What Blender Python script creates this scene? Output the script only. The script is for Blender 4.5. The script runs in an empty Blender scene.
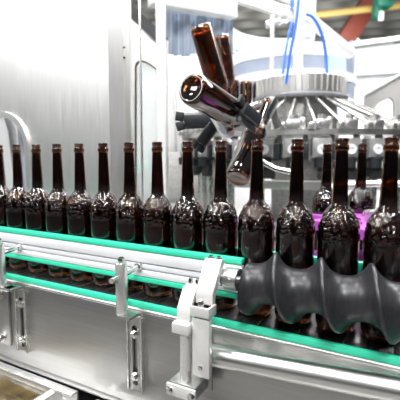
import bpy, bmesh, math, random
from mathutils import Vector, Matrix, noise
random.seed(7)
PI = math.pi
SC = bpy.context.scene
COL = SC.collection

# ------------------------------------------------------------------ camera
FPX = 400.0
PITCH, YAW = 0.11, 0.4971
CAM = Vector((0.9824, -0.7422, 0.3142))
Fv = Vector((-math.sin(YAW)*math.cos(PITCH), math.cos(YAW)*math.cos(PITCH), -math.sin(PITCH)))
Rv = Vector((math.cos(YAW), math.sin(YAW), 0))
Uv = Rv.cross(Fv)
Fh = Vector((-math.sin(YAW), math.cos(YAW), 0))
UP = Vector((0, 0, 1))

def P(x, y, Z):
    """a point seen at (x, y) of the photograph, Z metres deep"""
    return CAM + (Fv + Rv*((x-200)/FPX) + Uv*((200-y)/FPX))*Z

cd = bpy.data.cameras.new('camera'); cam = bpy.data.objects.new('camera', cd); COL.objects.link(cam)
cam.location = CAM; cam.rotation_euler = (PI/2-PITCH, 0, YAW)
cd.sensor_width = 36; cd.lens = 36; cd.clip_start = 0.02; cd.clip_end = 200
cd.dof.use_dof = True; cd.dof.focus_distance = 0.82; cd.dof.aperture_fstop = 5.0
SC.camera = cam

# ------------------------------------------------------------------ materials
def newmat(name):
    m = bpy.data.materials.new(name); m.use_nodes = True
    nt = m.node_tree; b = nt.nodes['Principled BSDF']
    return m, nt, b

def setin(b, **kw):
    for k, v in kw.items():
        k = k.replace('_', ' ')
        if k in b.inputs:
            b.inputs[k].default_value = v

def plain(name, col, rough=0.5, metal=0.0, **kw):
    m, nt, b = newmat(name)
    setin(b, Base_Color=(*col, 1), Roughness=rough, Metallic=metal, **kw)
    return m

def add_noise(m, scale=(1, 1, 1), size=40, lo=0.8, hi=1.1, rough=None, bump=0.0):
    """tone variation, optional roughness variation and bump from one stretched noise"""
    nt = m.node_tree; b = nt.nodes['Principled BSDF']
    tc = nt.nodes.new('ShaderNodeTexCoord'); mp = nt.nodes.new('ShaderNodeMapping')
    mp.inputs['Scale'].default_value = scale
    nz = nt.nodes.new('ShaderNodeTexNoise'); nz.inputs['Scale'].default_value = size; nz.inputs['Detail'].default_value = 5
    nt.links.new(tc.outputs['Object'], mp.inputs['Vector']); nt.links.new(mp.outputs['Vector'], nz.inputs['Vector'])
    c = b.inputs['Base Color'].default_value[:3]
    cr = nt.nodes.new('ShaderNodeValToRGB')
    cr.color_ramp.elements[0].position = .3; cr.color_ramp.elements[1].position = .7
    cr.color_ramp.elements[0].color = (*[min(1, v*lo) for v in c], 1)
    cr.color_ramp.elements[1].color = (*[min(1, v*hi) for v in c], 1)
    nt.links.new(nz.outputs['Fac'], cr.inputs['Fac']); nt.links.new(cr.outputs['Color'], b.inputs['Base Color'])
    if rough:
        mr = nt.nodes.new('ShaderNodeMapRange')
        mr.inputs['To Min'].default_value, mr.inputs['To Max'].default_value = rough
        nt.links.new(nz.outputs['Fac'], mr.inputs['Value']); nt.links.new(mr.outputs['Result'], b.inputs['Roughness'])
    if bump:
        bp = nt.nodes.new('ShaderNodeBump'); bp.inputs['Strength'].default_value = bump; bp.inputs['Distance'].default_value = 0.002
        nt.links.new(nz.outputs['Fac'], bp.inputs['Height']); nt.links.new(bp.outputs['Normal'], b.inputs['Normal'])
    return m

def steel(name, col=.62, rough=(.25, .4), scale=(2, 2, 40), size=30, lo=.9, hi=1.05):
    m = plain(name, (col, col*.99, col*.965), rough[0], 1.0)
    return add_noise(m, scale, size, lo, hi, rough)

M = {}
M['plate'] = steel('brushed_plate', .52, (.3, .42), (1, 40, 60), 6)
M['steel'] = steel('bright_steel', .72, (.2, .32), (20, 20, 4), 10)
M['post'] = add_noise(plain('post_steel', (.78, .775, .76), .26, .8), (20, 20, 2), 8, .95, 1.03)
M['tube'] = steel('tube_steel', .72, (.26, .32), (.5, 10, 10), 4, .97, 1.02)
M['satin'] = steel('satin_steel', .78, (.32, .45), (8, 8, 8), 20)
M['bracket'] = add_noise(plain('bead_blasted_steel', (.72, .715, .70), .42, .5), (1, 1, 1), 30, .94, 1.03)
M['polish'] = steel('polished_steel', .75, (.1, .18), (8, 8, 8), 20)
M['housing'] = steel('housing_steel', .8, (.36, .5), (30, 30, 1), 6, .93, 1.02)
M['dull'] = steel('dull_steel', .45, (.35, .5), (10, 10, 10), 8, .7, 1.1)
M['dark_steel'] = steel('dark_steel', .22, (.35, .5), (10, 10, 10), 8, .6, 1.1)
M['alu'] = add_noise(plain('aluminium_profile', (.80, .80, .83), .35, .2), (1, 30, 30), 10, .95, 1.03, (.3, .4))
M['white'] = add_noise(plain('white_enamel', (.86, .87, .87), .4), (1, 1, 1), 5, .96, 1.02)
M['offwhite'] = add_noise(plain('off_white_enamel', (.72, .72, .70), .45), (1, 1, 1), 6, .9, 1.05)
M['green'] = add_noise(plain('green_plastic', (.04, .62, .38), .38), (1, 20, 20), 10, .92, 1.05)
M['black'] = add_noise(plain('black_plastic', (.018, .018, .021), .36), (30, 4, 4), 10, .7, 1.4, (.3, .42))
M['rubber'] = plain('black_rubber', (.015, .015, .016), .55)
M['gripper'] = add_noise(plain('grey_black_plastic', (.018, .02, .024), .4), (1, 1, 1), 30, .6, 1.5)
M['greyplastic'] = add_noise(plain('grey_plastic', (.23, .235, .25), .4), (1, 1, 1), 40, .8, 1.2)
M['dark'] = plain('dark_recess', (.02, .02, .02), .7)
M['chain'] = steel('chain_steel', .16, (.3, .5), (10, 10, 10), 20, .5, 1.2)
M['valvegrey'] = add_noise(plain('valve_grey', (.36, .36, .355), .4, .3), (1, 1, 1), 30, .7, 1.2)
M['purple'] = add_noise(plain('purple_plastic', (.34, .06, .36), .4), (1, 1, 1), 20, .9, 1.1)
M['blue'] = plain('blue_hose', (.05, .2, .85), .35)
M['framegrey'] = add_noise(plain('frame_grey', (.25, .24, .23), .45, .3), (1, 1, 1), 6, .92, 1.06)
M['red'] = add_noise(plain('red_paint', (.2, .045, .028), .55), (1, 1, 1), 4, .85, 1.1)
M['yellow'] = plain('yellow_paint', (.42, .29, .09), .5)
M['greenpaint'] = add_noise(plain('green_paint', (.01, .13, .085), .45), (1, 1, 1), 12, .6, 1.2)
M['concrete'] = add_noise(plain('concrete', (.18, .176, .17), .75), (1, 1, 1), 3, .7, 1.15, (.6, .85), .2)
M['disc'] = plain('white_disc', (.85, .86, .9), .35)
M['discmark'] = plain('disc_mark', (.35, .38, .45), .5)

# corrugated ceiling: grey sheet with broad bands
m, nt, b = newmat('ceiling_sheet')
tc = nt.nodes.new('ShaderNodeTexCoord'); wv = nt.nodes.new('ShaderNodeTexWave'); wv.inputs['Scale'].default_value = .55
wv.bands_direction = 'Y'; wv.inputs['Distortion'].default_value = .6; wv.inputs['Detail'].default_value = 3
cr = nt.nodes.new('ShaderNodeValToRGB'); cr.color_ramp.elements[0].color = (.17, .17, .155, 1); cr.color_ramp.elements[1].color = (.36, .36, .34, 1)
nt.links.new(tc.outputs['Object'], wv.inputs['Vector']); nt.links.new(wv.outputs['Fac'], cr.inputs['Fac'])
nt.links.new(cr.outputs['Color'], b.inputs['Base Color']); b.inputs['Roughness'].default_value = .7
M['ceiling'] = m

# amber glass with an embossed band on the shoulder and fine wet speckle
def amber(name, col, wet):
    m, nt, b = newmat(name)
    setin(b, Base_Color=(*col, 1), Roughness=.02, Transmission_Weight=1.0, IOR=1.5, Coat_Weight=.6, Coat_Roughness=.015)
    tc = nt.nodes.new('ShaderNodeTexCoord')
    nz = nt.nodes.new('ShaderNodeTexNoise'); nz.inputs['Scale'].default_value = 60; nz.inputs['Detail'].default_value = 2
    nt.links.new(tc.outputs['Object'], nz.inputs['Vector'])
    bp = nt.nodes.new('ShaderNodeBump'); bp.inputs['Distance'].default_value = wet; bp.inputs['Strength'].default_value = .15
    nt.links.new(nz.outputs['Fac'], bp.inputs['Height'])
    nt.links.new(bp.outputs['Normal'], b.inputs['Normal'])
    return m
M['amber'] = amber('amber_glass', (.125, .042, .013), .001)
M['amber_lip'] = plain('amber_lip_glass', (.24, .085, .022), .05, Transmission_Weight=1.0, IOR=1.5)
M['amber_light'] = amber('amber_glass_thin', (.19, .07, .02), .0015)

# clear plastic
def clear(name, col, alpha, rough=.1):
    return plain(name, col, rough, Alpha=alpha, Specular_IOR_Level=.6)
M['pvc'] = clear('pvc_strip', (.36, .43, .55), .8, .2)
add_noise(M['pvc'], (30, 30, .6), 3, .55, 1.35)
M['guard'] = clear('clear_guard', (.36, .41, .52), .6, .15)
M['guardblue'] = clear('tinted_guard', (.62, .80, .92), .35, .1)
M['windowglass'] = clear('window_glass', (.8, .86, .88), .35, .08)
M['cup'] = clear('clear_cup', (.35, .36, .42), .6, .15)

# dirty water
m, nt, b = newmat('dirty_water')
tc = nt.nodes.new('ShaderNodeTexCoord'); nz = nt.nodes.new('ShaderNodeTexNoise'); nz.inputs['Scale'].default_value = 9; nz.inputs['Detail'].default_value = 4
cr = nt.nodes.new('ShaderNodeValToRGB'); e = cr.color_ramp.elements
e[0].position = .35; e[0].color = (.04, .028, .013, 1); e[1].position = .7; e[1].color = (.26, .24, .19, 1)
a = e.new(.5); a.color = (.12, .085, .036, 1)
nt.links.new(tc.outputs['Object'], nz.inputs['Vector']); nt.links.new(nz.outputs['Fac'], cr.inputs['Fac']); nt.links.new(cr.outputs['Color'], b.inputs['Base Color'])
b.inputs['Roughness'].default_value = .12
M['water'] = m

# ------------------------------------------------------------------ mesh builder
class MB:
    def __init__(s): s.bm = bmesh.new()
    def _xf(s, vs, mat):
        for v in vs: v.co = mat @ v.co
    def box(s, c, size, rot=None, bev=0.0):
        r = bmesh.ops.create_cube(s.bm, size=1.0); vs = r['verts']
        for v in vs: v.co = Vector((v.co.x*size[0], v.co.y*size[1], v.co.z*size[2]))
        if bev > 0:
            es = list({e for v in vs for e in v.link_edges})
            q = bmesh.ops.bevel(s.bm, geom=es, offset=bev, segments=2, affect='EDGES', profile=.5)
            vs = list({v for f in q['faces'] for v in f.verts} | {v for v in vs if v.is_valid})
            # bevel may leave original faces' verts; gather the connected island
            seen = set(vs); st = list(vs)
            while st:
                v = st.pop()
                for e in v.link_edges:
                    o = e.other_vert(v)
                    if o not in seen: seen.add(o); st.append(o)
            vs = list(seen)
        mt = Matrix.Translation(Vector(c))
        if rot is not None: mt = mt @ rot.to_4x4()
        s._xf(vs, mt); return s
    def bar(s, p, q, w, h, bev=0.0, up=UP):
        p, q = Vector(p), Vector(q); d = q-p; z = d.normalized()
        x = up.cross(z)
        if x.length < 1e-4: x = Vector((1, 0, 0)).cross(z)
        x.normalize(); y = z.cross(x)
        rot = Matrix((x, y, z)).transposed()
        return s.box((p+q)/2, (w, h, d.length), rot, bev)
    def tube(s, pts, r, n=16, cap=True):
        pts = [Vector(p) for p in pts]; rings = []
        rs = r if isinstance(r, (list, tuple)) else [r]*len(pts)
        t0 = (pts[1]-pts[0]).normalized()
        a = t0.cross(UP if abs(t0.z) < .9 else Vector((1, 0, 0))).normalized()
        for i, p in enumerate(pts):
            t = (pts[min(i+1, len(pts)-1)]-pts[max(i-1, 0)]).normalized()
            a = (a-t*a.dot(t)).normalized(); b_ = t.cross(a)
            rings.append([s.bm.verts.new(p+(a*math.cos(k*2*PI/n)+b_*math.sin(k*2*PI/n))*rs[i]) for k in range(n)])
        for u, v in zip(rings, rings[1:]):
            for k in range(n): s.bm.faces.new((u[k], u[(k+1) % n], v[(k+1) % n], v[k]))
        if cap:
            s.bm.faces.new(rings[0][::-1]); s.bm.faces.new(rings[-1])
        return s
    def cyl(s, p, q, r, n=24, r2=None):
        return s.tube([p, q], [r, r if r2 is None else r2], n)
    def hexbolt(s, p, axis, r, h):
        p, axis = Vector(p), Vector(axis).normalized()
        s.tube([p, p+axis*h*.25], r*1.35, 20)                      # washer
        return s.tube([p+axis*h*.25, p+axis*h*.85, p+axis*h], [r, r, r*.8], 6)
    def lathe(s, prof, n=40, c=(0, 0, 0), closed=False):
        c = Vector(c); rings = []
        for r, z in prof:
            if r < 1e-6: rings.append([s.bm.verts.new(c+Vector((0, 0, z)))])
            else: rings.append([s.bm.verts.new(c+Vector((r*math.cos(k*2*PI/n), r*math.sin(k*2*PI/n), z))) for k in range(n)])
        pr = list(zip(rings, rings[1:]))
        if closed: pr.append((rings[-1], rings[0]))
        for u, v in pr:
            for k in range(n):
                k2 = (k+1) % n
                if len(u) == 1 and len(v) == 1: continue
                if len(u) == 1: s.bm.faces.new((u[0], v[k2], v[k]))
                elif len(v) == 1: s.bm.faces.new((u[k], u[k2], v[0]))
                else: s.bm.faces.new((u[k], u[k2], v[k2], v[k]))
        return s
    def prism(s, pts, vec):
        """closed polygon pts pushed along vec"""
        vec = Vector(vec)
        a = [s.bm.verts.new(Vector(p)) for p in pts]; b_ = [s.bm.verts.new(Vector(p)+vec) for p in pts]
        n = len(a); s.bm.faces.new(a[::-1]); s.bm.faces.new(b_)
        for k in range(n): s.bm.faces.new((a[k], a[(k+1) % n], b_[(k+1) % n], b_[k]))
        return s
    def ringplate(s, outer, inner, vec):
        """plate with a hole: equally long loops, pushed along vec"""
        vec = Vector(vec); n = len(outer)
        L = [[s.bm.verts.new(Vector(p)+o) for p in loop] for loop in (outer, inner) for o in (Vector(), vec)]
        o0, o1, i0, i1 = L
        for k in range(n):
            j = (k+1) % n
            for q in ((o0[k], i0[k], i0[j], o0[j]), (o1[k], o1[j], i1[j], i1[k]), (o0[k], o0[j], o1[j], o1[k]), (i0[k], i1[k], i1[j], i0[j])):
                s.bm.faces.new(q)
        return s
    def build(s, name, mat, parent=None, angle=35, kind=None):
        off = Vector()
        q = parent
        while q is not None: off += q.location; q = q.parent
        for v in s.bm.verts: v.co -= off
        bmesh.ops.recalc_face_normals(s.bm, faces=s.bm.faces[:])
        me = bpy.data.meshes.new(name); s.bm.to_mesh(me); s.bm.free()
        me.shade_smooth(); me.set_sharp_from_angle(angle=math.radians(angle))
        me.materials.append(mat)
        o = bpy.data.objects.new(name, me); COL.objects.link(o); o.parent = parent
        if kind: o['kind'] = kind
        return o

def thing(name, label, cat, loc=(0, 0, 0), group=None):
    o = bpy.data.objects.new(name, None); COL.objects.link(o); o.empty_display_size = .02
    o.location = loc; o['label'] = label; o['category'] = cat
    if group: o['group'] = group
    return o
def tag(o, label, cat, group=None):
    o['label'] = label; o['category'] = cat
    if group: o['group'] = group
    return o
def struct(o): o['kind'] = 'structure'; return o
def dup(root, label=None, group=None):
    r = root.copy(); COL.objects.link(r)
    if label: r['label'] = label
    if group: r['group'] = group
    for ch in list(root.children):
        c = ch.copy(); COL.objects.link(c); c.parent = r
        for g in list(ch.children):
            d = g.copy(); COL.objects.link(d); d.parent = c
    return r

def rrect(cx, cz, w, h, rad, n=8):
    """rounded rectangle as (u, v) loop"""
    pts = []
    for sx, sz, a0 in ((1, 1, 0), (-1, 1, 90), (-1, -1, 180), (1, -1, 270)):
        for k in range(n+1):
            a = math.radians(a0+90*k/n)
            pts.append((cx+sx*(w/2-rad)+rad*math.cos(a), cz+sz*(h/2-rad)+rad*math.sin(a)))
    return pts
def outer_for(loop, x0, x1, z0, z1):
    """points of a rectangle outline matched one to one with a rounded-rectangle loop"""
    n = len(loop)//4; out = []
    cor = ((x1, z1), (x0, z1), (x0, z0), (x1, z0))
    for i, p in enumerate(loop):
        q = i//n; k = i % n; c = cor[q]
        if k < n/2-.6: a = (c[0], p[1]) if q in (0, 2) else (p[0], c[1])
        elif k > n/2+.4-1+.6: a = (p[0], c[1]) if q in (0, 2) else (c[0], p[1])
        else: a = c
        if k == n//2: a = c
        out.append(a)
    return out

# ================================================================== BOTTLES
S, R, H = .0785, .0358, .345
def bez(p0, p1, p2, p3, n):
    o = []
    for i in range(n+1):
        t = i/n; u = 1-t
        o.append(tuple(u**3*p0[k]+3*u*u*t*p1[k]+3*u*t*t*p2[k]+t**3*p3[k] for k in (0, 1)))
    return o
def bottle_profile():
    out = [(0, .006), (.018, .005), (.026, .0005), (.0295, 0), (.0325, .0015), (.0342, .006), (R, .012), (R, .06), (R, .11), (R, .150)]+[(R, .150+.0016*k) for k in range(1, 14)]
    out += bez((R, .1708), (R, .200), (.026, .211), (.0146, .2285), 44)[1:]
    out += [(.0136, .25), (.0125, .28), (.0115, .305), (.0109, .3225)]
    return out
BEAD = 125
def shell_r(z):
    pr = bottle_profile()
    for (r0, z0), (r1, z1) in zip(pr[5:], pr[6:]):
        if z0 <= z <= z1: return r0+(r1-r0)*(z-z0)/max(z1-z0, 1e-9)
    return .0109
def bottle_inner():
    pts = [(R-.003, .02), (R-.003, .150), (R-.003, .1708)]+bez((R-.003, .1708), (R-.003, .198), (.023, .208), (.0116, .2275), 14)[1:]
    pts += [(.0106, .25), (.0096, .28), (.0086, .305), (.0080, .3225)]
    return ([(0, .011), (.026, .0105), (.0300, .013)]+pts)[::-1]
def make_bottle(label, glass='amber'):
    t = thing('beer_bottle', label, 'bottle')
    prof = bottle_profile()
    inner = bottle_inner()
    mb = MB(); n = 128; mb.lathe(prof+inner, n)
    # embossed and wet beads standing proud of the shoulder
    for v in mb.bm.verts:
        z = v.co.z; r = math.hypot(v.co.x, v.co.y)
        if .155 < z < .226 and r > shell_r(z)-.0012:
            fade = min(1, max(0, (z-.160)/.012))*min(1, max(0, (.224-z)/.008))
            d = noise.voronoi(v.co*BEAD)[0][0]
            h = max(0.0, 1-(d/.62)**2)
            k = 1+fade*.0018*h/max(r, .01)
            v.co.x *= k; v.co.y *= k; v.co.z += fade*.0011*h
    mb.build('glass_body', M[glass], t, 60)
    lip = [(.0109, .3225), (.0122, .3235), (.0126, .3260), (.0125, .3315), (.0116, .3335), (.0104, .3345), (.0103, .3375),
           (.0112, .3385), (.0114, .3415), (.0110, .3440), (.0100, .345), (.0088, .3445), (.0082, .342), (.0082, .3225)]
    MB().lathe(lip, 36, closed=True).build('crown_lip', M['amber_lip'], t, 60)
    return t
ordn = ['leftmost brown bottle in the conveyor row, cut off by the left picture edge',
        'second brown bottle from the left end of the conveyor row',
        'third brown bottle from the left end of the conveyor row',
        'fourth brown bottle from the left end of the conveyor row',
        'fifth brown bottle from the left end of the conveyor row',
        'sixth brown bottle from the left, standing behind the slim guide post with cross rod',
        'seventh brown bottle from the left end of the conveyor row',
        'eighth brown bottle from the left, in the middle of the conveyor row',
        'ninth brown bottle from the left, behind the steel bracket arm',
        'brown bottle above the steel coupling, at the left end of the black worm',
        'brown bottle in the first full groove of the black worm from its left end',
        'brown bottle in the second groove of the black worm from its left end',
        'brown bottle in the black worm, just left of the purple star wheel',
        'rightmost brown bottle in the conveyor row, cut off by the right picture edge']
b0 = make_bottle(ordn[0]); b0['group'] = 'bottles in the conveyor row'
row = []
for i, lab in enumerate(ordn):
    o = b0 if i == 0 else dup(b0, lab)
    o.location = ((i-1)*S, 0, 0); o.rotation_euler = (0, 0, random.uniform(0, 6.28)); row.append(o)

def stand(label, loc, group):
    o = dup(b0, label, group); o.location = loc; o.rotation_euler = (0, 0, random.uniform(0, 6)); return o
stand('brown bottle behind the purple star wheel, seen between the two rightmost front bottles', (.8472, .4345, 0), 'bottles in the star wheel')
stand('brown bottle in the star wheel farther back, seen left of the third groove bottle', (.767, .371, 0), 'bottles in the star wheel')

proto2 = make_bottle('amber bottle tipped base upward, tallest of the tumbling bottles', 'amber_light')
def fly(o, base, neck_dir, label, group='bottles tumbling in the rinser'):
    o['label'] = label; o['group'] = group
    o.location = base; d = Vector(neck_dir).normalized()
    o.rotation_euler = d.to_track_quat('Z', 'Y').to_euler()
    return o
def camdir(r, u, f): return Rv*r+Uv*u+Fv*f
fly(proto2, P(200, 26, 1.27), camdir(.30, -.93, .22), 'amber bottle tipped base upward, topmost of the tumbling bottles')
fly(dup(b0), P(191, 88, .86), camdir(.55, -.12, .82), 'brown bottle lying on its side with its round base facing out')
fly(dup(proto2), P(222, 36, 1.75), camdir(.12, -.98, .1), 'slim looking amber bottle upside down, just right of the topmost tumbling bottle')
fly(dup(b0), P(237, 179, 1.13), camdir(.34, .78, .52), 'brown bottle tilted neck up to the right, hanging between two conveyor bottle necks')
for x, lab in ((233, 'far upside down amber bottle, leftmost of the blurred three behind the tumbling bottles'),
               (246, 'far upside down amber bottle, middle of the blurred three behind the tumbling bottles'),
               (259, 'far upside down amber bottle, rightmost of the blurred three beside the steel drum')):
    o = dup(proto2); o.location = P(x, 80+(x-233)*.12, 2.3); o.rotation_euler = (PI, 0, x)
    o['label'] = lab; o['group'] = 'blurred upside down bottles'

# ================================================================== CONVEYOR
X0, X1 = -.75, 1.55
cv = thing('conveyor', 'long steel bottle conveyor with a green edge strip under the bottle row', 'conveyor', (.4, 0, -.26))
mb = MB()
mb.box(((X0+X1)/2, -.081, -.124), (X1-X0, .006, .216), None, .001)
mb.tube([(X0, -.079, -.0135), (X1, -.079, -.0135)], .0045, 12)
mb.box(((X0+X1)/2, -.088, -.2305), (X1-X0, .02, .004), None, .001)
mb.build('side_plate', M['plate'], cv)
MB().box(((X0+X1)/2, .081, -.124), (X1-X0, .006, .216), None, .001).build('rear_side_plate', M['plate'], cv)
MB().box(((X0+X1)/2, -.0745, -.003), (X1-X0, .010, .013), None, .002).build('wear_strip', M['green'], cv)
MB().box(((X0+X1)/2, .0745, -.0055), (X1-X0, .010, .011), None, .002).build('wear_strip', M['green'], cv)
mb = MB(); k = 0; x = X0
while x < X1:
    mb.box((x+.019, 0, -.0035), (.0362, .124, .005), None, .001)
    mb.box((x+.038, -.0635, -.0045), (.008, .006, .007)); mb.box((x+.038, .0635, -.0045), (.008, .006, .007))
    x += .0381
mb.build('slat_chain', M['chain'], cv)
MB().box(((X0+X1)/2, 0, -.03), (X1-X0, .15, .012)).build('chain_bed', M['dark_steel'], cv)

# front guide rail: aluminium profile with green strips
gl0, gl1 = -.75, .698
gr = thing('guide_rail', 'pale grooved front guide rail with a bright green strip along each edge', 'guide rail', (.2, -.046, .04))
mb = MB()
for z0, z1, y in ((.0515, .0655, -.0525), (.0685, .0795, -.0515), (.0825, .1055, -.053)):
    mb.box(((gl0+gl1)/2, (y-.041)/2, (z0+z1)/2), (gl1-gl0, -.041-y, z1-z0), None, .0012)
mb.box(((gl0+gl1)/2, -.0425, .0785), (gl1-gl0, .004, .053))
mb.build('rail_profile', M['alu'], gr)
MB().box(((gl0+gl1)/2, -.0445, .1130), (gl1-gl0, .0165, .0115), None, .002).build('green_strip', M['green'], gr)
MB().box(((gl0+gl1)/2, -.0445, .0445), (gl1-gl0, .0165, .0115), None, .002).build('green_strip', M['green'], gr)
rr = MB().box(((X0+X1)/2, .0445, .106), (X1-X0, .014, .022), None, .002).build('rear_guide_rail', M['green'])
tag(rr, 'plain green guide strip behind the bottle row, glimpsed above the black worm', 'guide rail')
# ================================================================== TIMING SCREW
AY, AZ = -.0768, .0865
ts = thing('timing_worm', 'big black plastic worm screw whose grooves space the bottles', 'worm screw', (.9, AY, AZ))
bm = bmesh.new(); NU, NV = 300, 72; xs0, xs1 = .722, 1.20
def rad(ph):
    d = abs(ph-round(ph))*S
    return min(.0588, .0345+.029*(d/(S/2))**2.8)
rings = []
for i in range(NU+1):
    x = xs0+(xs1-xs0)*i/NU; ring = []
    for j in range(NV):
        th = 2*PI*j/NV            # 0 top, 90 front (-y), 180 bottom, 270 back
        ph = (x-.0065)/S-(th-1.5*PI)/(2*PI)
        r = rad(ph)
        if i == 0: r = min(r, .056)
        ring.append(bm.verts.new((x, AY-r*math.sin(th), AZ+r*math.cos(th))))
    rings.append(ring)
for a, b_ in zip(rings, rings[1:]):
    for j in range(NV):
        bm.faces.new((a[j], a[(j+1) % NV], b_[(j+1) % NV], b_[j]))
bm.faces.new(rings[0]); bm.faces.new(rings[-1][::-1])
mb = MB(); mb.bm.free(); mb.bm = bm
mb.build('screw_body', M['black'], ts, 40)
MB().cyl((.655, AY, AZ), (.724, AY, AZ), .0075).build('shaft', M['steel'], ts)
mb = MB(); mb.tube([(.677, AY, AZ), (.6785, AY, AZ), (.7035, AY, AZ), (.705, AY, AZ)], [.0185, .0205, .0205, .0185], 32)
mb.cyl((.691, AY-.0195, AZ+.004), (.691, AY-.0225, AZ+.004), .003, 12)
mb.build('coupling', M['plate'], ts)

# ---- bracket carrying the worm
sb = thing('worm_bracket', 'bright steel bracket arm with bolts holding the left end of the worm shaft', 'bracket', (.65, -.12, -.04))
ax0 = .642
mb = MB()
up_pts = [(ax0, -.080, .122), (ax0, -.094, .1245), (ax0, -.131, .070), (ax0, -.131, .050), (ax0, -.121, .050), (ax0, -.119, .066)]
mb.prism(up_pts, (.034, 0, 0))
mb.build('upper_arm', M['bracket'], sb)
for x in (.651, .667):
    mb = MB(); mb.hexbolt((x, -.088, .1235), (0, 0, 1), .0042, .006); mb.build('bolt', M['polish'], sb)
mb = MB()
mb.box((.663, -.155, .0445), (.038, .004, .018), None, .001)
mb.box((.663, -.141, .0365), (.038, .028, .004), None, .001)
mb.box((.680, -.141, .0445), (.004, .028, .018), None, .001)
mb.build('clamp_box', M['bracket'], sb)
mb = MB(); mb.tube([(.659, -.143, .0385), (.659, -.143, .060), (.659, -.143, .0615)], [.0055, .0055, .0045], 18); mb.build('clamp_screw', M['steel'], sb)
mb = MB(); mb.box((.664, -.148, -.022), (.034, .012, .108), None, .002); mb.build('lower_arm', M['bracket'], sb)
mb = MB(); mb.hexbolt((.664, -.1539, -.058), (0, -1, 0), .0035, .003); mb.build('bolt', M['polish'], sb)
mb = MB(); mb.cyl((.644, AY, AZ), (.672, AY, AZ), .016, 28); mb.build('bearing_boss', M['steel'], sb)

# ---- second bracket on its pole
pb = thing('rail_support', 'round steel pole with clamp block and two bolt plate, left of the bracket arm', 'support', (.6225, -.155, -.2))
PX, PY = .6305, -.148
mb = MB(); mb.cyl((PX, PY, -.279), (PX, PY, .010), .0105, 28); mb.build('pole', M['post'], pb)
mb = MB(); mb.box((PX-.0035, PY, .0085), (.036, .030, .020), None, .003); mb.build('clamp_block', M['bracket'], pb)
mb = MB()
q = [(PX-.018, yy, zz-.013) for yy, zz in ((-.150, .031), (-.142, .031), (-.140, .050), (-.122, .080), (-.098, .088), (-.098, .092), (-.125, .0865), (-.147, .055))]
mb.prism(q, (.027, 0, 0)); mb.build('bent_arm', M['bracket'], pb)
for dx in (-.012, .003):
    mb = MB(); mb.tube([(PX+dx, -.108, .077), (PX+dx, -.108, .084), (PX+dx, -.108, .086)], [.0045, .0045, .0035], 16); mb.build('bolt', M['polish'], pb)
mb = MB(); mb.box((PX, -.137, -.106), (.056, .05, .024), None, .002); mb.box((PX, -.1095, -.099), (.07, .006, .05), None, .001)
mb.box((PX, -.098, -.099), (.05, .022, .03), None, .001); mb.build('pole_clamp', M['dull'], pb)
mb = MB(); mb.box((PX, -.165, -.107), (.060, .005, .022), None, .001); mb.build('front_plate', M['bracket'], pb)
for dx in (-.023, .023):
    mb = MB(); mb.hexbolt((PX+dx, -.1675, -.108), (0, -1, 0), .0058, .006); mb.build('bolt', M['polish'], pb)

# ---- horizontal tube
mb = MB(); mb.tube([(.650, -.117, -.051), (1.5, -.117, .010)], .0195, 40)
tb = mb.build('steel_tube', M['tube']); tag(tb, 'thick round steel tube running to the right below the black worm', 'tube')

# ================================================================== GUIDE POSTS
def guide_post(label, x, post_x, parts_front=True):
    """x: slotted bracket centre, post_x: post centre"""
    t = thing('guide_post', label, 'guide post', (x, -.1, -.02))
    y = -.112
    MB().tube([(post_x, y, -.014), (post_x, y, .094), (post_x, y, .0955)], [.0125, .0125, .0115], 30).build('post', M['post'], t)
    mb = MB(); mb.cyl((post_x, y, .0955), (post_x, y, .100), .006, 16); mb.tube([(post_x, y, .100), (post_x, y, .1045), (post_x, y, .1065)], [.0072, .0072, .006], 6)
    mb.build('set_screw', M['polish'], t)
    mb = MB(); mb.cyl((post_x-.002, y-.030, .0640), (post_x+.001, -.0535, .0735), .0058, 18)
    mb.cyl((post_x+.001, -.0600, .0728), (post_x+.0012, -.0525, .0736), .0088, 18)
    mb.build('cross_rod', M['polish'], t)
    # bent slotted bracket: foot under the post, turned down against the side plate
    loop = rrect(x, -.112, .014, .135, .0069, 6)
    inn = [(u, -.0865, v) for u, v in loop]
    out = [(u, -.0865, v) for u, v in outer_for(loop, x-.0165, x+.0165, -.19, -.026)]
    mb = MB(); mb.ringplate(out, inn, (0, -.005, 0))
    # rounded shoulder and foot
    arc = []
    for k in range(9):
        a = k/8*PI/2
        arc.append((-.0865-.014*(1-math.cos(a))-(0), -.026+.014*math.sin(a)))
    prof = [(-.0865, -.026)]+arc+[(-.128, -.012), (-.128, -.017)]
    arc2 = [(yy-.005*math.cos(i/8*PI/2)*1.0, zz-.005*math.sin(i/8*PI/2)) for i, (yy, zz) in enumerate(arc)]
    prof += arc2[::-1]
    mb.prism([(x-.0165, yy, zz) for yy, zz in prof], (.033, 0, 0))
    if post_x < x-.02:
        mb.box(((x+post_x)/2-.008, -.116, -.0145), (abs(x-post_x)+.03, .026, .005), None, .001)
    mb.build('slotted_bracket', M['plate'], t)
    mb = MB(); mb.box((x-.0182, -.089, -.108), (.004, .012, .164)); mb.box((x+.0182, -.089, -.108), (.004, .012, .164)); mb.build('bracket_edge', M['steel'], t)
    for z in (-.063, -.158):
        mb = MB(); mb.hexbolt((x, -.0915, z), (0, -1, 0), .0072, .009); mb.build('bolt', M['polish'], t)
    return t
gp = guide_post('slim steel guide post with a cross rod, standing on a slotted bracket, near middle', .471, .4555)
gp2 = guide_post('steel guide post with cross rod at the left picture edge on a wide bracket', .108, .062)
# the left one carries a second plate with its own bolts
mb = MB(); mb.box((.020, -.0875, -.115), (.07, .006, .15), None, .001); mb.build('mounting_plate', M['plate'], gp2)
for z in (-.052, -.172):
    mb = MB(); mb.hexbolt((.026, -.0905, z), (0, -1, 0), .0085, .010); mb.build('bolt', M['polish'], gp2)

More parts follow.
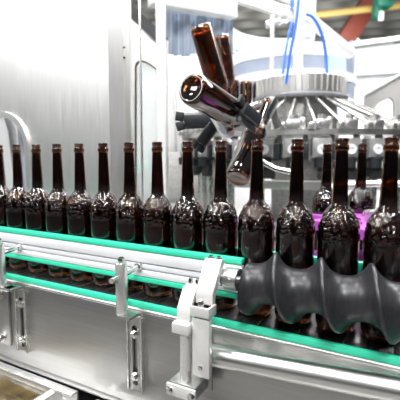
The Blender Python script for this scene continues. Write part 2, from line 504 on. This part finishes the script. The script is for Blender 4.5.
# ================================================================== BASE AND TRAY
mb = MB()
mb.box((.4, -.02, -.285), (2.4, .52, .012), None, .002)
for x in (-.3, 1.2):
    for y in (-.2, .2): mb.box((x, y, -.6), (.06, .06, .62))
base = mb.build('deck_table', M['dark_steel']); tag(base, 'dark steel base deck below the conveyor side plate', 'machine base')
tr = thing('drip_tray', 'shallow steel drip tray with rusty brown water at the lower left', 'tray', (.12, -.17, -.277))
mb = MB(); mb.box((.10, -.19, -.277), (.42, .2, .004)); mb.build('tray_floor', M['post'], tr)
mb = MB(); mb.box((.10, -.104, -.2575), (.42, .006, .043), None, .001); mb.box((.10, -.114, -.2345), (.42, .022, .003), None, .001); mb.build('back_rim', M['post'], tr)
mb = MB(); mb.prism([(.222, -.102, -.279), (.262, -.102, -.279), (.262, -.102, -.238), (.247, -.102, -.2345), (.222, -.102, -.25)], (0, -.2, 0)); mb.build('side_wall', M['post'], tr)
mb = MB(); mb.box((.10, -.29, -.2545), (.42, .006, .045), None, .001); mb.build('front_rim', M['post'], tr)
mb = MB(); mb.box((.075, -.19, -.268), (.29, .188, .006)); mb.build('dirty_water', M['water'], tr)
ml = thing('levelling_foot', 'small upright steel bolt under the conveyor beside the drip tray', 'bolt', (.375, -.108, -.279))
mb = MB(); mb.cyl((.375, -.108, -.279), (.375, -.108, -.236), .007, 16); mb.build('stud', M['steel'], ml)
mb = MB(); mb.tube([(.375, -.108, -.262), (.375, -.108, -.252)], .013, 6); mb.build('nut', M['polish'], ml)
sd = MB().box((.365, -.205, -.265), (.09, .13, .028), None, .006).build('steel_block', M['dull']); tag(sd, 'low steel block right of the drip tray under the side plate', 'block')

# ================================================================== LEFT HOUSING
HY = .24
mh = thing('machine_housing', 'tall white steel machine housing with an arched opening behind the left bottles', 'housing', (-.3, HY, -.28))
loop = rrect(-.47, .225, .436, .49, .13, 10)
out = [(u, HY, v) for u, v in outer_for(loop, -1.6, .128, -.034, 1.9)]
mb = MB(); mb.ringplate(out, [(u, HY, v) for u, v in loop], (0, .012, 0)); mb.build('front_panel', M['housing'], mh)
l2 = rrect(-.47, .225, .408, .462, .116, 10); l3 = rrect(-.47, .225, .448, .502, .136, 10)
mb = MB(); mb.ringplate([(u, HY-.008, v) for u, v in l3], [(u, HY-.008, v) for u, v in l2], (0, .03, 0)); mb.build('opening_rim', M['housing'], mh)
mb = MB(); mb.box((.122, HY+.042, .93), (.012, .06, 1.93)); mb.build('side_panel', M['housing'], mh)
mb = MB(); mb.box((-1.2, HY+.75, .93), (1.4, .01, 1.92)); mb.build('inner_panel', M['white'], mh)
mb = MB(); mb.box((-.345, HY+.10, .42), (.026, .03, .9)); mb.build('inner_post', M['white'], mh)
mb = MB(); mb.tube([(-.62, HY+.15, .62), (-.54, HY+.15, .42), (-.50, HY+.14, .15)], .016, 14); mb.build('inner_hose', M['greyplastic'], mh)
mb = MB(); mb.box((-.43, HY+.12, .30), (.05, .02, .30), None, .004); mb.build('inner_valve', M['guard'], mh)

# ---- pillar right of the housing
def slab(pts, depth):
    """vertical plate through photographed corner points, given real thickness away from the viewer"""
    mb = MB(); mb.prism(pts, Fh*depth); return mb
def edgebar(x, y0, y1, Z, wpx, dep):
    w = wpx*Z/FPX; p, q = P(x, y0, Z), P(x, y1, Z)
    c = Vector(((p.x+q.x)/2, (p.y+q.y)/2, 0))
    rot = Matrix((Rv, Fh, UP)).transposed()
    return MB().box((c.x, c.y, (p.z+q.z)/2), (w, dep, abs(p.z-q.z)), rot, min(.004, w*.2))
pil = thing('pillar', 'pale steel machine pillar with two short dark slots right of the white housing', 'pillar', P(121, 200, 1.42))
edgebar(121.5, -60, 250, 1.45, 20, .06).build('column', M['housing'], pil)
edgebar(111.5, -60, 250, 1.41, 3, .03).build('edge_strip', M['polish'], pil)
mb = MB()
for y in (48, 58):
    p = P(123, y, 1.41); mb.box(p, (.018, .02, .006), Matrix((Rv, Fh, UP)).transposed(), .002)
mb.build('slot', M['dark'], pil)

# ---- door with rubber sealed window
dr = thing('machine_door', 'pale machine door with a black sealed rounded window between pillar and white post', 'door', P(146, 230, 2.0))
Rm = Matrix((Rv, Fh, UP)).transposed(); DZ = 2.0
def cl(u, v, Z): return P(u, v, Z)
def plane_pt(x, y, Z0):   # on the vertical plane facing the viewer at depth Z0
    d = (Fv + Rv*((x-200)/FPX) + Uv*((200-y)/FPX)); t = Z0/(d.dot(Fh)); return CAM+d*t
lp = rrect(149.5, 135, 25, 154, 11, 8)
skew = lambda u, v: v+(u-137)*.6*(1 if v < 150 else 0)
inn = [plane_pt(u, skew(u, v), DZ) for u, v in lp]
lo = rrect(149.5, 135, 29, 158, 13, 8)
mid = [plane_pt(u, skew(u, v), DZ) for u, v in lo]
oo = [plane_pt(u, skew(u, v)-(0 if v > 50 else 0), DZ) for u, v in outer_for(lo, 127, 168, 22, 223)]
mb = MB(); mb.ringplate(oo, mid, Fh*.03); mb.build('door_panel', M['housing'], dr)
mb = MB(); mb.ringplate(mid, inn, Fh*.02-Fh*.028); mb.build('window_seal', M['rubber'], dr)
mb = MB(); mb.prism([p+Fh*.015 for p in inn], Fh*.004); mb.build('window_pane', M['windowglass'], dr)
edgebar(131.5, -60, 240, 1.60, 2.2, .012).build('thin_rail', M['polish'], dr)
edgebar(141.0, -60, 240, 1.60, 2.2, .012).build('thin_rail', M['polish'], dr)
mb = MB(); mb.bar(P(112, -6, 1.93), P(164, 42, 1.93), .055, .05); bmx = mb.build('dark_beam', M['gripper']); tag(bmx, 'dark sloping beam above the rounded door window', 'beam')

# ================================================================== RINSER FRAME
fr = thing('gantry', 'white steel frame with an overhead beam around the plastic strip curtain', 'frame', P(162, 240, 1.9))
edgebar(161.5, -40, 229, 1.86, 9, .05).build('post', M['white'], fr)
mb = MB(); mb.bar(P(150, -6, 1.86), P(234, 9, 2.1), .07, .10, .004); mb.build('top_beam', M['white'], fr)
mb = MB(); mb.bar(P(228, -6, 2.1), P(300, 17, 2.0), .05, .055, .004); mb.build('top_beam', M['offwhite'], fr)
mb = MB(); mb.bar(P(262, -10, 2.3), P(300, 4, 2.3), .04, .03, .003); mb.build('upper_rail', M['white'], fr)
# strip curtain
sc_ = thing('strip_curtain', 'clear bluish plastic strip curtain hanging from the white frame behind the tumbling bottles', 'curtain', P(200, 8, 2.0))
for i in range(8):
    x = 168.5+i*8.6; Z = 1.98+.02*(i % 2)+i*.02
    y0 = 4+i*1.6; y1 = 53+(i % 3)*1.2
    w = 9.4*Z/FPX; p, q = P(x, y0, Z), P(x, y1, Z)
    mb = MB(); n = 6
    pts = [p+Rv*(w*(k/n-.5))+Fh*(.006*math.sin(k/n*PI+i)) for k in range(n+1)]
    loop = pts+[v+Fh*.003 for v in pts[::-1]]
    mb.prism(loop, UP*(q.z-p.z)); mb.build('strip', M['pvc'], sc_)
# white cabinet seen behind
cab = thing('white_cabinet', 'large pale machine cabinet filling the background behind the strip curtain', 'cabinet', P(190, 300, 3.3))
Z = 3.3
mb = MB(); a, b_ = P(120, 40, Z), P(234, 300, Z)
mb.box(((a+b_)/2)+Fh*.3, (114*Z/FPX, .6, abs(a.z-b_.z)), Rm, .01); mb.build('cabinet_body', M['offwhite'], cab)
for x, w in ((176, 1.6), (196, 2.0), (232, 1.6)):
    edgebar(x, 56, 300, 3.27, w, .03).build('seam', M['dull'], cab)
edgebar(190, 152, 300, 3.25, 80, .03).build('lower_panel', M['dull'], cab)
mb = MB(); mb.bar(P(126, 168, 3.2), P(160, 165, 3.2), .04, .03); gl = mb.build('green_ledge', plain('pale_green_plastic', (.35, .75, .6), .4), cab)

cb2 = thing('rear_cabinet', 'low white machine cabinet far behind the clear curved guard', 'cabinet', P(290, 257, 4.75))
a, b_ = P(228, 46, 4.75), P(331, 257, 4.75)
mb = MB(); mb.box(((a+b_)/2)+Fh*.3, (103*4.75/FPX, .6, abs(a.z-b_.z)), Rm, .01); mb.build('cabinet_body', M['white'], cb2)
mb = MB(); mb.box((a+b_)/2+Fh*-.01+UP*(a.z-b_.z)*.47, (103*4.75/FPX, .02, .03), Rm, .002); mb.build('cabinet_seam', M['dull'], cb2)
# curved clear guard
gd = thing('curved_guard', 'curved clear machine guard with a broad white rim behind the blue hoses', 'guard', P(290, 120, 2.6))
gc = P(290, 90, 2.75); gR = .42
def arcwall(z0, z1, r, th, a0, a1, n=36, ztilt=None):
    mb = MB(); bm = mb.bm; cols = []
    for k in range(n+1):
        a = math.radians(a0+(a1-a0)*k/n)
        d = Rv*math.cos(a)+Fh*math.sin(a)
        e = ztilt(k/n) if ztilt else 0
        cols.append([bm.verts.new(Vector((gc.x, gc.y, 0))+d*rr_+UP*z) for rr_, z in ((r, z0), (r, z1+e), (r-th, z1+e), (r-th, z0))])
    for a, b2 in zip(cols, cols[1:]):
        for q in range(4): bm.faces.new((a[q], a[(q+1) % 4], b2[(q+1) % 4], b2[q]))
    bm.faces.new(cols[0]); bm.faces.new(cols[-1][::-1]); return mb
def zat(y, Z): return P(290, y, Z).z
arcwall(zat(96, 2.4), zat(50, 2.4), gR, .004, 180, 360).build('clear_sheet', M['guard'], gd)
arcwall(zat(52, 3.1), zat(38, 3.1), gR+.01, .02, 62, 180).build('rear_rim', M['white'], gd)
arcwall(zat(80, 2.4), zat(71, 2.4), gR+.006, .012, 180, 360).build('white_band', M['white'], gd)
arcwall(zat(58, 2.4), zat(46, 2.4), gR+.006, .012, 180, 300).build('white_rim', M['white'], gd)
arcwall(zat(100, 3.1), zat(54, 3.1), gR, .004, 0, 180).build('rear_sheet', M['guard'], gd)
tg = thing('tinted_screen', 'pale blue see-through upright screen right of the steel drum', 'screen', P(338, 110, 2.2))
mb = slab([P(326, 112, 2.34), P(346, 118, 2.30), P(346, 50, 2.30), P(326, 30, 2.34)], .005); mb.build('tinted_sheet', M['guardblue'], tg)

# columns, brace, posts
wc = thing('white_column', 'white square column with a sloping white brace above the steel drum', 'column', P(299, 82, 1.9))
edgebar(299, -30, 84, 1.9, 9, .04).build('column', M['white'], wc)
edgebar(309, -30, 40, 2.05, 12, .05).build('rear_column', M['white'], wc)
mb = MB(); mb.bar(P(303, 14, 1.92), P(352, 54, 2.1), .035, .05, .003); mb.build('brace', M['white'], wc)
tp = thing('clamp_post', 'thin pale post with a cross clamp left of the white column', 'post', P(272, 84, 2.0))
edgebar(271.8, 16, 90, 2.0, 4, .02).build('post', M['offwhite'], tp)
mb = MB(); mb.bar(P(266, 25, 2.0), P(281, 21, 2.0), .03, .03, .003); mb.build('cross_clamp', M['satin'], tp)
mb = MB(); mb.bar(P(275, 26, 2.0), P(285, 13, 2.0), .02, .02, .002); mb.build('cross_link', M['dull'], tp)
mb = MB()
for x in (282.5, 286): mb.cyl(P(x, 22, 2.0), P(x, 22, 2.0)-Fh*.015, .009, 14)
mb.build('knob', M['white'], tp)
mb = MB(); mb.box(P(288, 14, 2.0), (.05, .05, .05), Rm, .004); mb.build('bracket', M['satin'], tp)
def hose(pts, label):
    # smooth the polyline
    pp = [Vector(p) for p in pts]
    for _ in range(3):
        q = [pp[0]]
        for a, b2 in zip(pp, pp[1:]): q += [a*.75+b2*.25, a*.25+b2*.75]
        pp = q+[pp[-1]]
    o = MB().tube(pp, .0068, 12).build('air_hose', M['blue']); tag(o, label, 'hose', 'blue air hoses')
hose([P(292, 22, 1.95), P(288, 38, 1.95), P(284, 60, 1.93), P(282, 84, 1.93)], 'left blue air hose hanging down to the steel drum')
hose([P(299, -8, 1.84), P(297, 18, 1.84), P(291, 48, 1.86), P(286, 84, 1.9)], 'middle blue air hose passing in front of the white column')
hose([P(306, 14, 1.84), P(313, 16, 1.84), P(321, 30, 1.86), P(326, 52, 1.9), P(327, 82, 1.9)], 'right blue air hose arching over the white brace')
vl = MB().box(P(294, 2, 1.95), (.03, .03, .04), Rm, .003).build('hose_fitting', M['blue']); tag(vl, 'small blue hose fitting at the top beside the white column', 'fitting')

# ================================================================== FILLING CAROUSEL
CZ = 2.1
cc = P(300, 100, CZ); C0 = Vector((cc.x, cc.y, 0))
ca = thing('filling_carousel', 'round filling machine with a steel drum, spokes and a ring of valves', 'filling machine', (cc.x, cc.y, -.034))
zd0, zd1 = P(300, 99, CZ).z, P(300, 81, CZ).z
dr_ = .222
mb = MB(); n = 44
mb.lathe([(0, zd1), (dr_-.01, zd1), (dr_, zd1-.006), (dr_, zd0), (0, zd0)], 48, C0)
for k in range(n):
    a = 2*PI*k/n; d = Vector((math.cos(a), math.sin(a), 0))
    mb.bar(C0+d*(dr_+.002)+UP*(zd0+.012), C0+d*(dr_+.002)+UP*(zd1-.006), .010, .006)
mb.build('drum', M['satin'], ca)
mb = MB(); mb.lathe([(dr_-.01, zd0-.016), (dr_+.014, zd0-.016), (dr_+.018, zd0-.004), (dr_+.014, zd0+.006), (dr_-.01, zd0+.006)], 64, C0, True)
mb.build('drum_rim', M['greyplastic'], ca)
mb = MB(); mb.lathe([(0, zd0-.01), (.185, zd0-.01), (.19, zd0-.10), (.20, zd0-.105), (.20, .30), (.14, .29), (.14, -.034), (0, -.034)], 48, C0); mb.build('core_column', M['dull'], ca)
VR = .60; VZ = 1.5
def vz(y): return CAM.z+(155.8-y)*VZ/FPX
front = math.atan2(-Fh.y, -Fh.x)
def near(a): return abs((a-front+PI) % (2*PI)-PI)
mb = MB(); mb.lathe([(VR-.10, vz(134)), (VR+.022, vz(134)), (VR+.022, vz(128.5)), (VR-.10, vz(128.5))], 120, C0, True); mb.build('valve_ring', M['satin'], ca)
mb = MB(); mb.lathe([(VR-.10, vz(162)), (VR-.02, vz(162)), (VR-.02, vz(158)), (VR-.10, vz(158))], 120, C0, True); mb.build('lower_ring', M['dull'], ca)
for k in range(32):
    a = front+2*PI*(k+.35)/32
    if near(a) > 1.9: continue
    d = Vector((math.cos(a), math.sin(a), 0))
    mb = MB(); mb.tube([C0+d*(dr_-.012)+UP*(zd0-.014), C0+d*(VR-.06)+UP*vz(120)], .0062, 10); mb.build('spoke', M['polish'], ca)
NVV = 36
vproto = None
def vbox(mb, x, y, yt, yb, sx, sy, bev=.003):
    return mb.box((VR+x, y, (vz(yt)+vz(yb))/2), (sx, sy, vz(yt)-vz(yb)), None, bev)
for k in range(NVV):
    a = front+2*PI*(k+.42)/NVV
    if near(a) > 1.7: continue
    if vproto is None:
        # valve built along +x from the carousel axis, then turned to its place
        mb = MB()
        vbox(mb, 0, 0, 119, 128.5, .05, .050); vbox(mb, -.03, .034, 116, 128.5, .03, .018)
        mb.cyl((VR, 0, vz(119)), (VR, 0, vz(114)), .016, 18)
        vbox(mb, .03, -.018, 121, 127, .014, .016); vbox(mb, .02, -.042, 122, 128.5, .03, .022)
        v = mb.build('valve', M['satin'], None)
        subs = []
        mb = MB(); vbox(mb, .0, 0, 138, 157, .05, .072); vbox(mb, -.03, .045, 134, 160, .03, .018); subs.append(mb.build('valve_body', M['valvegrey'], v))
        mb = MB(); mb.cyl((VR+.0245, 0, vz(149)), (VR+.0315, 0, vz(149)), .0195, 24); subs.append(mb.build('valve_disc', M['disc'], v))
        mb = MB(); mb.box((VR+.032, 0, vz(148)), (.001, .014, .004)); subs.append(mb.build('disc_mark', M['discmark'], v))
        mb = MB(); vbox(mb, -.002, .049, 143, 160, .05, .022); subs.append(mb.build('valve_block', M['gripper'], v))
        mb = MB(); mb.lathe([(.016, vz(166)), (.026, vz(168)), (.027, vz(158)), (.016, vz(157))], 24, (VR+.012, 0, 0), True); subs.append(mb.build('centring_cup', M['gripper'], v))
        mb = MB(); vbox(mb, .006, .014, 168, 180, .03, .046, .004); mb.bar((VR-.02, 0, vz(178)), (VR-.02, 0, vz(158)), .014, .018); subs.append(mb.build('gripper_jaw', M['rubber'], v))
        v.parent = ca; vproto = v; o = v
    else:
        o = vproto.copy(); COL.objects.link(o); o.parent = ca
        for g in list(vproto.children):
            h = g.copy(); COL.objects.link(h); h.parent = o
    o.location = (0, 0, .034); o.rotation_euler = (0, 0, a)
mb = MB(); mb.lathe([(.30, -.02), (VR-.05, -.02), (VR-.05, .0), (.30, .0)], 96, C0, True); mb.build('lifting_table', M['dull'], ca)
mb = MB(); mb.lathe([(.40, .170), (.46, .170), (.46, .205), (.40, .205)], 96, C0, True); mb.build('guide_ring', M['satin'], ca)
for k in range(20):
    a = front+2*PI*(k+.2)/20
    if near(a) > 1.7: continue
    d = Vector((math.cos(a), math.sin(a), 0))
    mb = MB(); mb.cyl(C0+d*(VR-.09), C0+d*(VR-.09)+UP*.30, .026, 16); mb.build('lift_column', M['steel'], ca)

# deck behind the conveyor
dk = MB().box((0, .965, -.05), (3.4, 1.59, .03)).build('rear_deck', M['dull']); tag(dk, 'steel deck behind the conveyor under the filling machine', 'deck')

# ================================================================== STAR WHEEL
SX, SY, SRAD, SN = .905, .280, .165, 10
sw = thing('star_wheel', 'purple plastic star wheel with bottle pockets behind the right hand bottles', 'star wheel', (SX, SY, -.034))
def star(z0, th, rr_):
    pts = []
    b1 = math.atan2(.4345-SY, .8472-SX)
    for k in range(SN):
        a0 = b1+2*PI*k/SN
        cx, cy = SX+SRAD*math.cos(a0), SY+SRAD*math.sin(a0)
        for j in range(9):
            ang = a0+PI+(1-2*j/8)*1.30
            pts.append((cx+.0385*math.cos(ang), cy+.0385*math.sin(ang), z0))
        a1 = a0+PI/SN
        for da in (-.06, 0, .06): pts.append((SX+rr_*math.cos(a1+da), SY+rr_*math.sin(a1+da), z0))
    pts.sort(key=lambda p: math.atan2(p[1]-SY, p[0]-SX))
    mb = MB(); mb.prism(pts, (0, 0, th)); return mb
star(.138, .022, .174).build('upper_star', M['purple'], sw)
star(.042, .020, .174).build('lower_star', M['purple'], sw)
mb = MB(); mb.cyl((SX, SY, -.034), (SX, SY, .185), .03, 28); mb.build('hub', M['steel'], sw)
for a in (.6, 2.0, 4.2):
    mb = MB(); mb.hexbolt((SX+.075*math.cos(a), SY+.075*math.sin(a), .160), (0, 0, 1), .009, .014); mb.build('bolt', M['polish'], sw)

# ================================================================== GRIPPERS OF THE RINSER
def gripper(label, a, b_, w, thick, jaw):
    """a clamp body along a->b with two jaws and a comb of teeth"""
    a, b_ = Vector(a), Vector(b_)
    t = thing('bottle_gripper', label, 'gripper', a, 'black bottle grippers')
    d = (b_-a).normalized()
    MB().bar(a, b_, w, thick, .003).build('gripper_body', M['gripper'], t)
    side = d.cross(Fh).normalized()
    mb = MB()
    for s_ in (-1, 1): mb.bar(b_+side*s_*w*.35, b_+d*jaw+side*s_*w*.5, w*.28, thick*.8, .002)
    mb.build('jaw', M['rubber'], t)
    mb = MB()
    L = (b_-a).length
    for k in range(6):
        p = a+d*(L*(k+.5)/6)
        mb.bar(p+side*w*.4, p+side*w*.75, .006, thick*.9)
    mb.build('tooth', M['greyplastic'], t)
gripper('black toothed gripper pointing left above the middle conveyor bottles', P(212, 119, 1.08), P(184, 121, 1.08), .030, .03, .022)
gripper('black gripper arm slanting down left beside the middle bottle necks', P(214, 124, 1.04), P(200, 143, 1.04), .024, .026, .02)
gripper('black gripper at the neck of the bottle lying on its side', P(256, 122, 1.02), P(240, 108, .97), .034, .03, .02)
gripper('black gripper clamping the tilted bottle near the steel drum', P(272, 100, 1.42), P(263, 116, 1.38), .036, .03, .02)
wt = MB().tube([P(206, 108, 1.02), P(214, 120, 1.02), P(222, 134, 1.02), P(232, 143, 1.0)], .0055, 14).build('curved_rod', M['white']); tag(wt, 'white curved rod running down right from the bottle lying on its side', 'rod')
wr = MB().tube([P(256, 158, 1.0), P(266, 164, 1.0), P(276, 169, .99), P(290, 172, .98)], .007, 14).build('rinser_pipe', M['steel']); tag(wr, 'short bent steel pipe between two bottle necks below the tilted bottle', 'pipe')
# central rinser hub and arms
rh = thing('bottle_rinser', 'grey steel rinser head with arms behind the tumbling bottles', 'rinser', P(220, 122, 1.42))
mb = MB(); mb.bar(P(200, 122, 1.42), P(262, 128, 1.42), .05, .04, .004); mb.bar(P(236, 104, 1.42), P(228, 136, 1.42), .03, .03, .003)
mb.build('carrier_bar', M['satin'], rh)
mb = MB(); mb.bar(P(182, 117, 1.42), P(222, 112, 1.42), .022, .03, .003); mb.build('arm', M['dull'], rh); mb = MB(); mb.bar(P(268, 98, 1.46), P(279, 128, 1.46), .026, .03, .003); mb.build('arm', M['dull'], rh)
mb = MB(); mb.cyl(P(222, 126, 1.42), P(222, 126, 1.36), .03, 24); mb.build('pivot', M['greyplastic'], rh)

# ================================================================== RIGHT: CABINET AND FRAME
wcab = thing('right_cabinet', 'bright white cabinet with a flat projecting top at the right, behind the grey frame', 'cabinet', P(390, 250, 3.9))
def tilt_slab(x0, y0a, y0b, x1, y1a, y1b, Za, Zb, dep):
    return slab([P(x0, y0a, Za), P(x0, y0b, Za), P(x1, y1b, Zb), P(x1, y1a, Zb)], dep)
tilt_slab(342, 76, 270, 450, 69, 280, 3.9, 3.4, .4).build('cabinet_front', M['white'], wcab)
tilt_slab(338, 51, 76, 450, 34, 69, 3.85, 3.35, .5).build('cabinet_head', M['white'], wcab)
tilt_slab(336, 44, 48, 450, 29, 33, 3.8, 3.3, .55).build('cabinet_top', M['white'], wcab)
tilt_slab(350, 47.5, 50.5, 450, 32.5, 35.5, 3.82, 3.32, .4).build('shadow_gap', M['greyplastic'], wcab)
p = P(358, 42, 3.78); mb = MB(); mb.cyl(p, p+UP*.03, .015, 14); mb.build('knob', M['satin'], wcab)
gf = thing('grey_frame', 'grey steel guard frame with a rounded window at the right picture edge', 'frame', P(392, 150, 1.9))
def gpt(x, y):   # vertical plane that comes nearer to the right
    Zq = 3.0-(x-365)*.003
    return P(x, y, Zq)
outer = [(365, 95), (365, 150), (365, 190), (392, 190), (420, 190), (440, 190), (440, 120), (440, 52), (412, 68), (388, 81)]
inner = [(372, 112), (371, 150), (371, 184), (384, 184), (390, 184), (394, 184), (394.5, 130), (394, 102), (390, 97), (378, 103)]
mb = MB(); mb.ringplate([gpt(*q) for q in outer], [gpt(*q) for q in inner], Fh*.03); mb.build('frame_plate', M['framegrey'], gf)
mb = MB(); mb.bar(gpt(365, 95)-Fh*.012, gpt(441, 51)-Fh*.012, .012, .02, .002); mb.build('top_edge', M['satin'], gf)
mb = MB(); mb.prism([gpt(*q)+Fh*.012 for q in inner], Fh*.004); mb.build('frame_pane', M['windowglass'], gf)
pipe = MB().tube([P(326, 188, 1.3), P(364, 184, 1.25), P(420, 184, 1.2)], .010, 16).build('cross_pipe', M['satin']); tag(pipe, 'horizontal pale steel pipe behind the right hand bottle necks', 'pipe')

# ================================================================== HALL
fl = MB().box((0, 8, -.95), (40, 40, .1)).build('floor', M['concrete']); struct(fl)
mb = MB()
ceil_c = Vector((CAM.x, CAM.y, 0))+Fh*18
mb.box((ceil_c.x, ceil_c.y, 5.6), (44, 26, .1), Rm)
for k in range(26):
    q = ceil_c+Fh*(-12.5+k)
    mb.box((q.x, q.y, 5.45), (44, .22, .22), Rm)
ce = mb.build('ceiling', M['ceiling']); struct(ce)
bw = ceil_c+Fh*13
mb = MB(); mb.box((bw.x, bw.y, 2.3), (44, .2, 6.6), Rm); wb = mb.build('wall_back', M['offwhite']); struct(wb)
# red roof girder, yellow pipe and green hoist
Zr = 12
mb = MB(); mb.bar(P(340, 48, Zr), P(386, -24, Zr), .5, .62, .01, up=Fh)
rb = mb.build('roof_girder', M['red']); tag(rb, 'rust red girder slanting under the roof at the upper right', 'girder')
mb = MB(); mb.tube([P(296, 17, 11), P(440, 1, 11)], .09, 16); yp = mb.build('yellow_pipe', M['yellow']); tag(yp, 'yellow pipe crossing in front of the red girder under the roof', 'pipe')
hz = thing('hoist', 'dark green hoist hanging under the roof right of the red girder', 'hoist', P(381, 8, 10.5))
mb = MB(); mb.box(P(383, 1, 10.5), (.42, .4, .36), Rm, .03); mb.build('hoist_body', M['greenpaint'], hz)
mb = MB(); mb.box(P(377, 12, 10.5), (.20, .3, .30), Rm, .03); mb.build('hoist_motor', M['greenpaint'], hz)
mb = MB(); mb.box(P(381, 16, 10.4), (.12, .1, .22), Rm, .02); mb.build('hoist_hook_block', M['white'], hz)

# ================================================================== LIGHT
def area(name, loc, target, size, power, col=(1, 1, 1), sy=None):
    ld = bpy.data.lights.new(name, 'AREA'); ld.energy = power; ld.color = col
    ld.shape = 'RECTANGLE'; ld.size = size; ld.size_y = sy or size
    o = bpy.data.objects.new(name, ld); COL.objects.link(o); o.location = loc
    o.rotation_euler = (Vector(target)-Vector(loc)).to_track_quat('-Z', 'Y').to_euler(); return o
for i, (x, y) in enumerate(((-1.6, -1.6), (0.0, -2.1), (1.6, -2.2), (-.6, -.4), (1.2, -.6), (0.2, 1.4), (1.9, 1.2), (-1.2, 2.6), (.6, 3.0))):
    area('hall_lamp', (x, y, 3.0), (x, y, 0), .5, 40, (1, .99, .97), .18)
# soft lights added behind the camera to whiten housing and bottle shoulders
area('front_fill', (-3.9, -3.4, 3.3), (.0, .3, .4), 3.0, 140, (.97, .99, 1), 1.2)
area('front_fill', (1.6, -2.6, 3.2), (.6, .0, .2), .9, 75, (.97, .99, 1), .5)
# area lights added to brighten the machines at the back
area('back_fill', (-.2, 3.2, 3.4), (.4, 3.6, 0), 2.5, 170, (.98, .99, 1))
area('back_fill', (2.5, 5.0, 4.2), (1.5, 6.0, 2.0), 4.0, 380, (.98, .99, 1))
area('ceiling_fill', (-2, 9, 1.5), (-4, 14, 5.5), 6, 500, (1, 1, .97))  # area light below the roof, aimed up at the ceiling sheet

w = bpy.data.worlds.new('world'); SC.world = w; w.use_nodes = True
nt = w.node_tree; bg = nt.nodes['Background']
tc = nt.nodes.new('ShaderNodeTexCoord'); sx = nt.nodes.new('ShaderNodeSeparateXYZ'); cr = nt.nodes.new('ShaderNodeValToRGB')
mr = nt.nodes.new('ShaderNodeMapRange'); mr.inputs['From Min'].default_value = -1
nt.links.new(tc.outputs['Generated'], sx.inputs['Vector']); nt.links.new(sx.outputs['Z'], mr.inputs['Value']); nt.links.new(mr.outputs['Result'], cr.inputs['Fac'])
cr.color_ramp.elements[0].color = (.06, .06, .06, 1); cr.color_ramp.elements[0].position = .5
cr.color_ramp.elements[1].color = (.85, .88, .92, 1); cr.color_ramp.elements[1].position = .8
nt.links.new(cr.outputs['Color'], bg.inputs['Color']); bg.inputs['Strength'].default_value = .2

vs = SC.view_settings
SC.display_settings.display_device = 'sRGB'
vs.view_transform = 'Standard'; vs.look = 'None'; vs.exposure = 0.35; vs.gamma = 1.0; vs.use_curve_mapping = False
SC.cycles.max_bounces = 20; SC.cycles.transmission_bounces = 16; SC.cycles.transparent_max_bounces = 16
SC.cycles.use_denoising = True
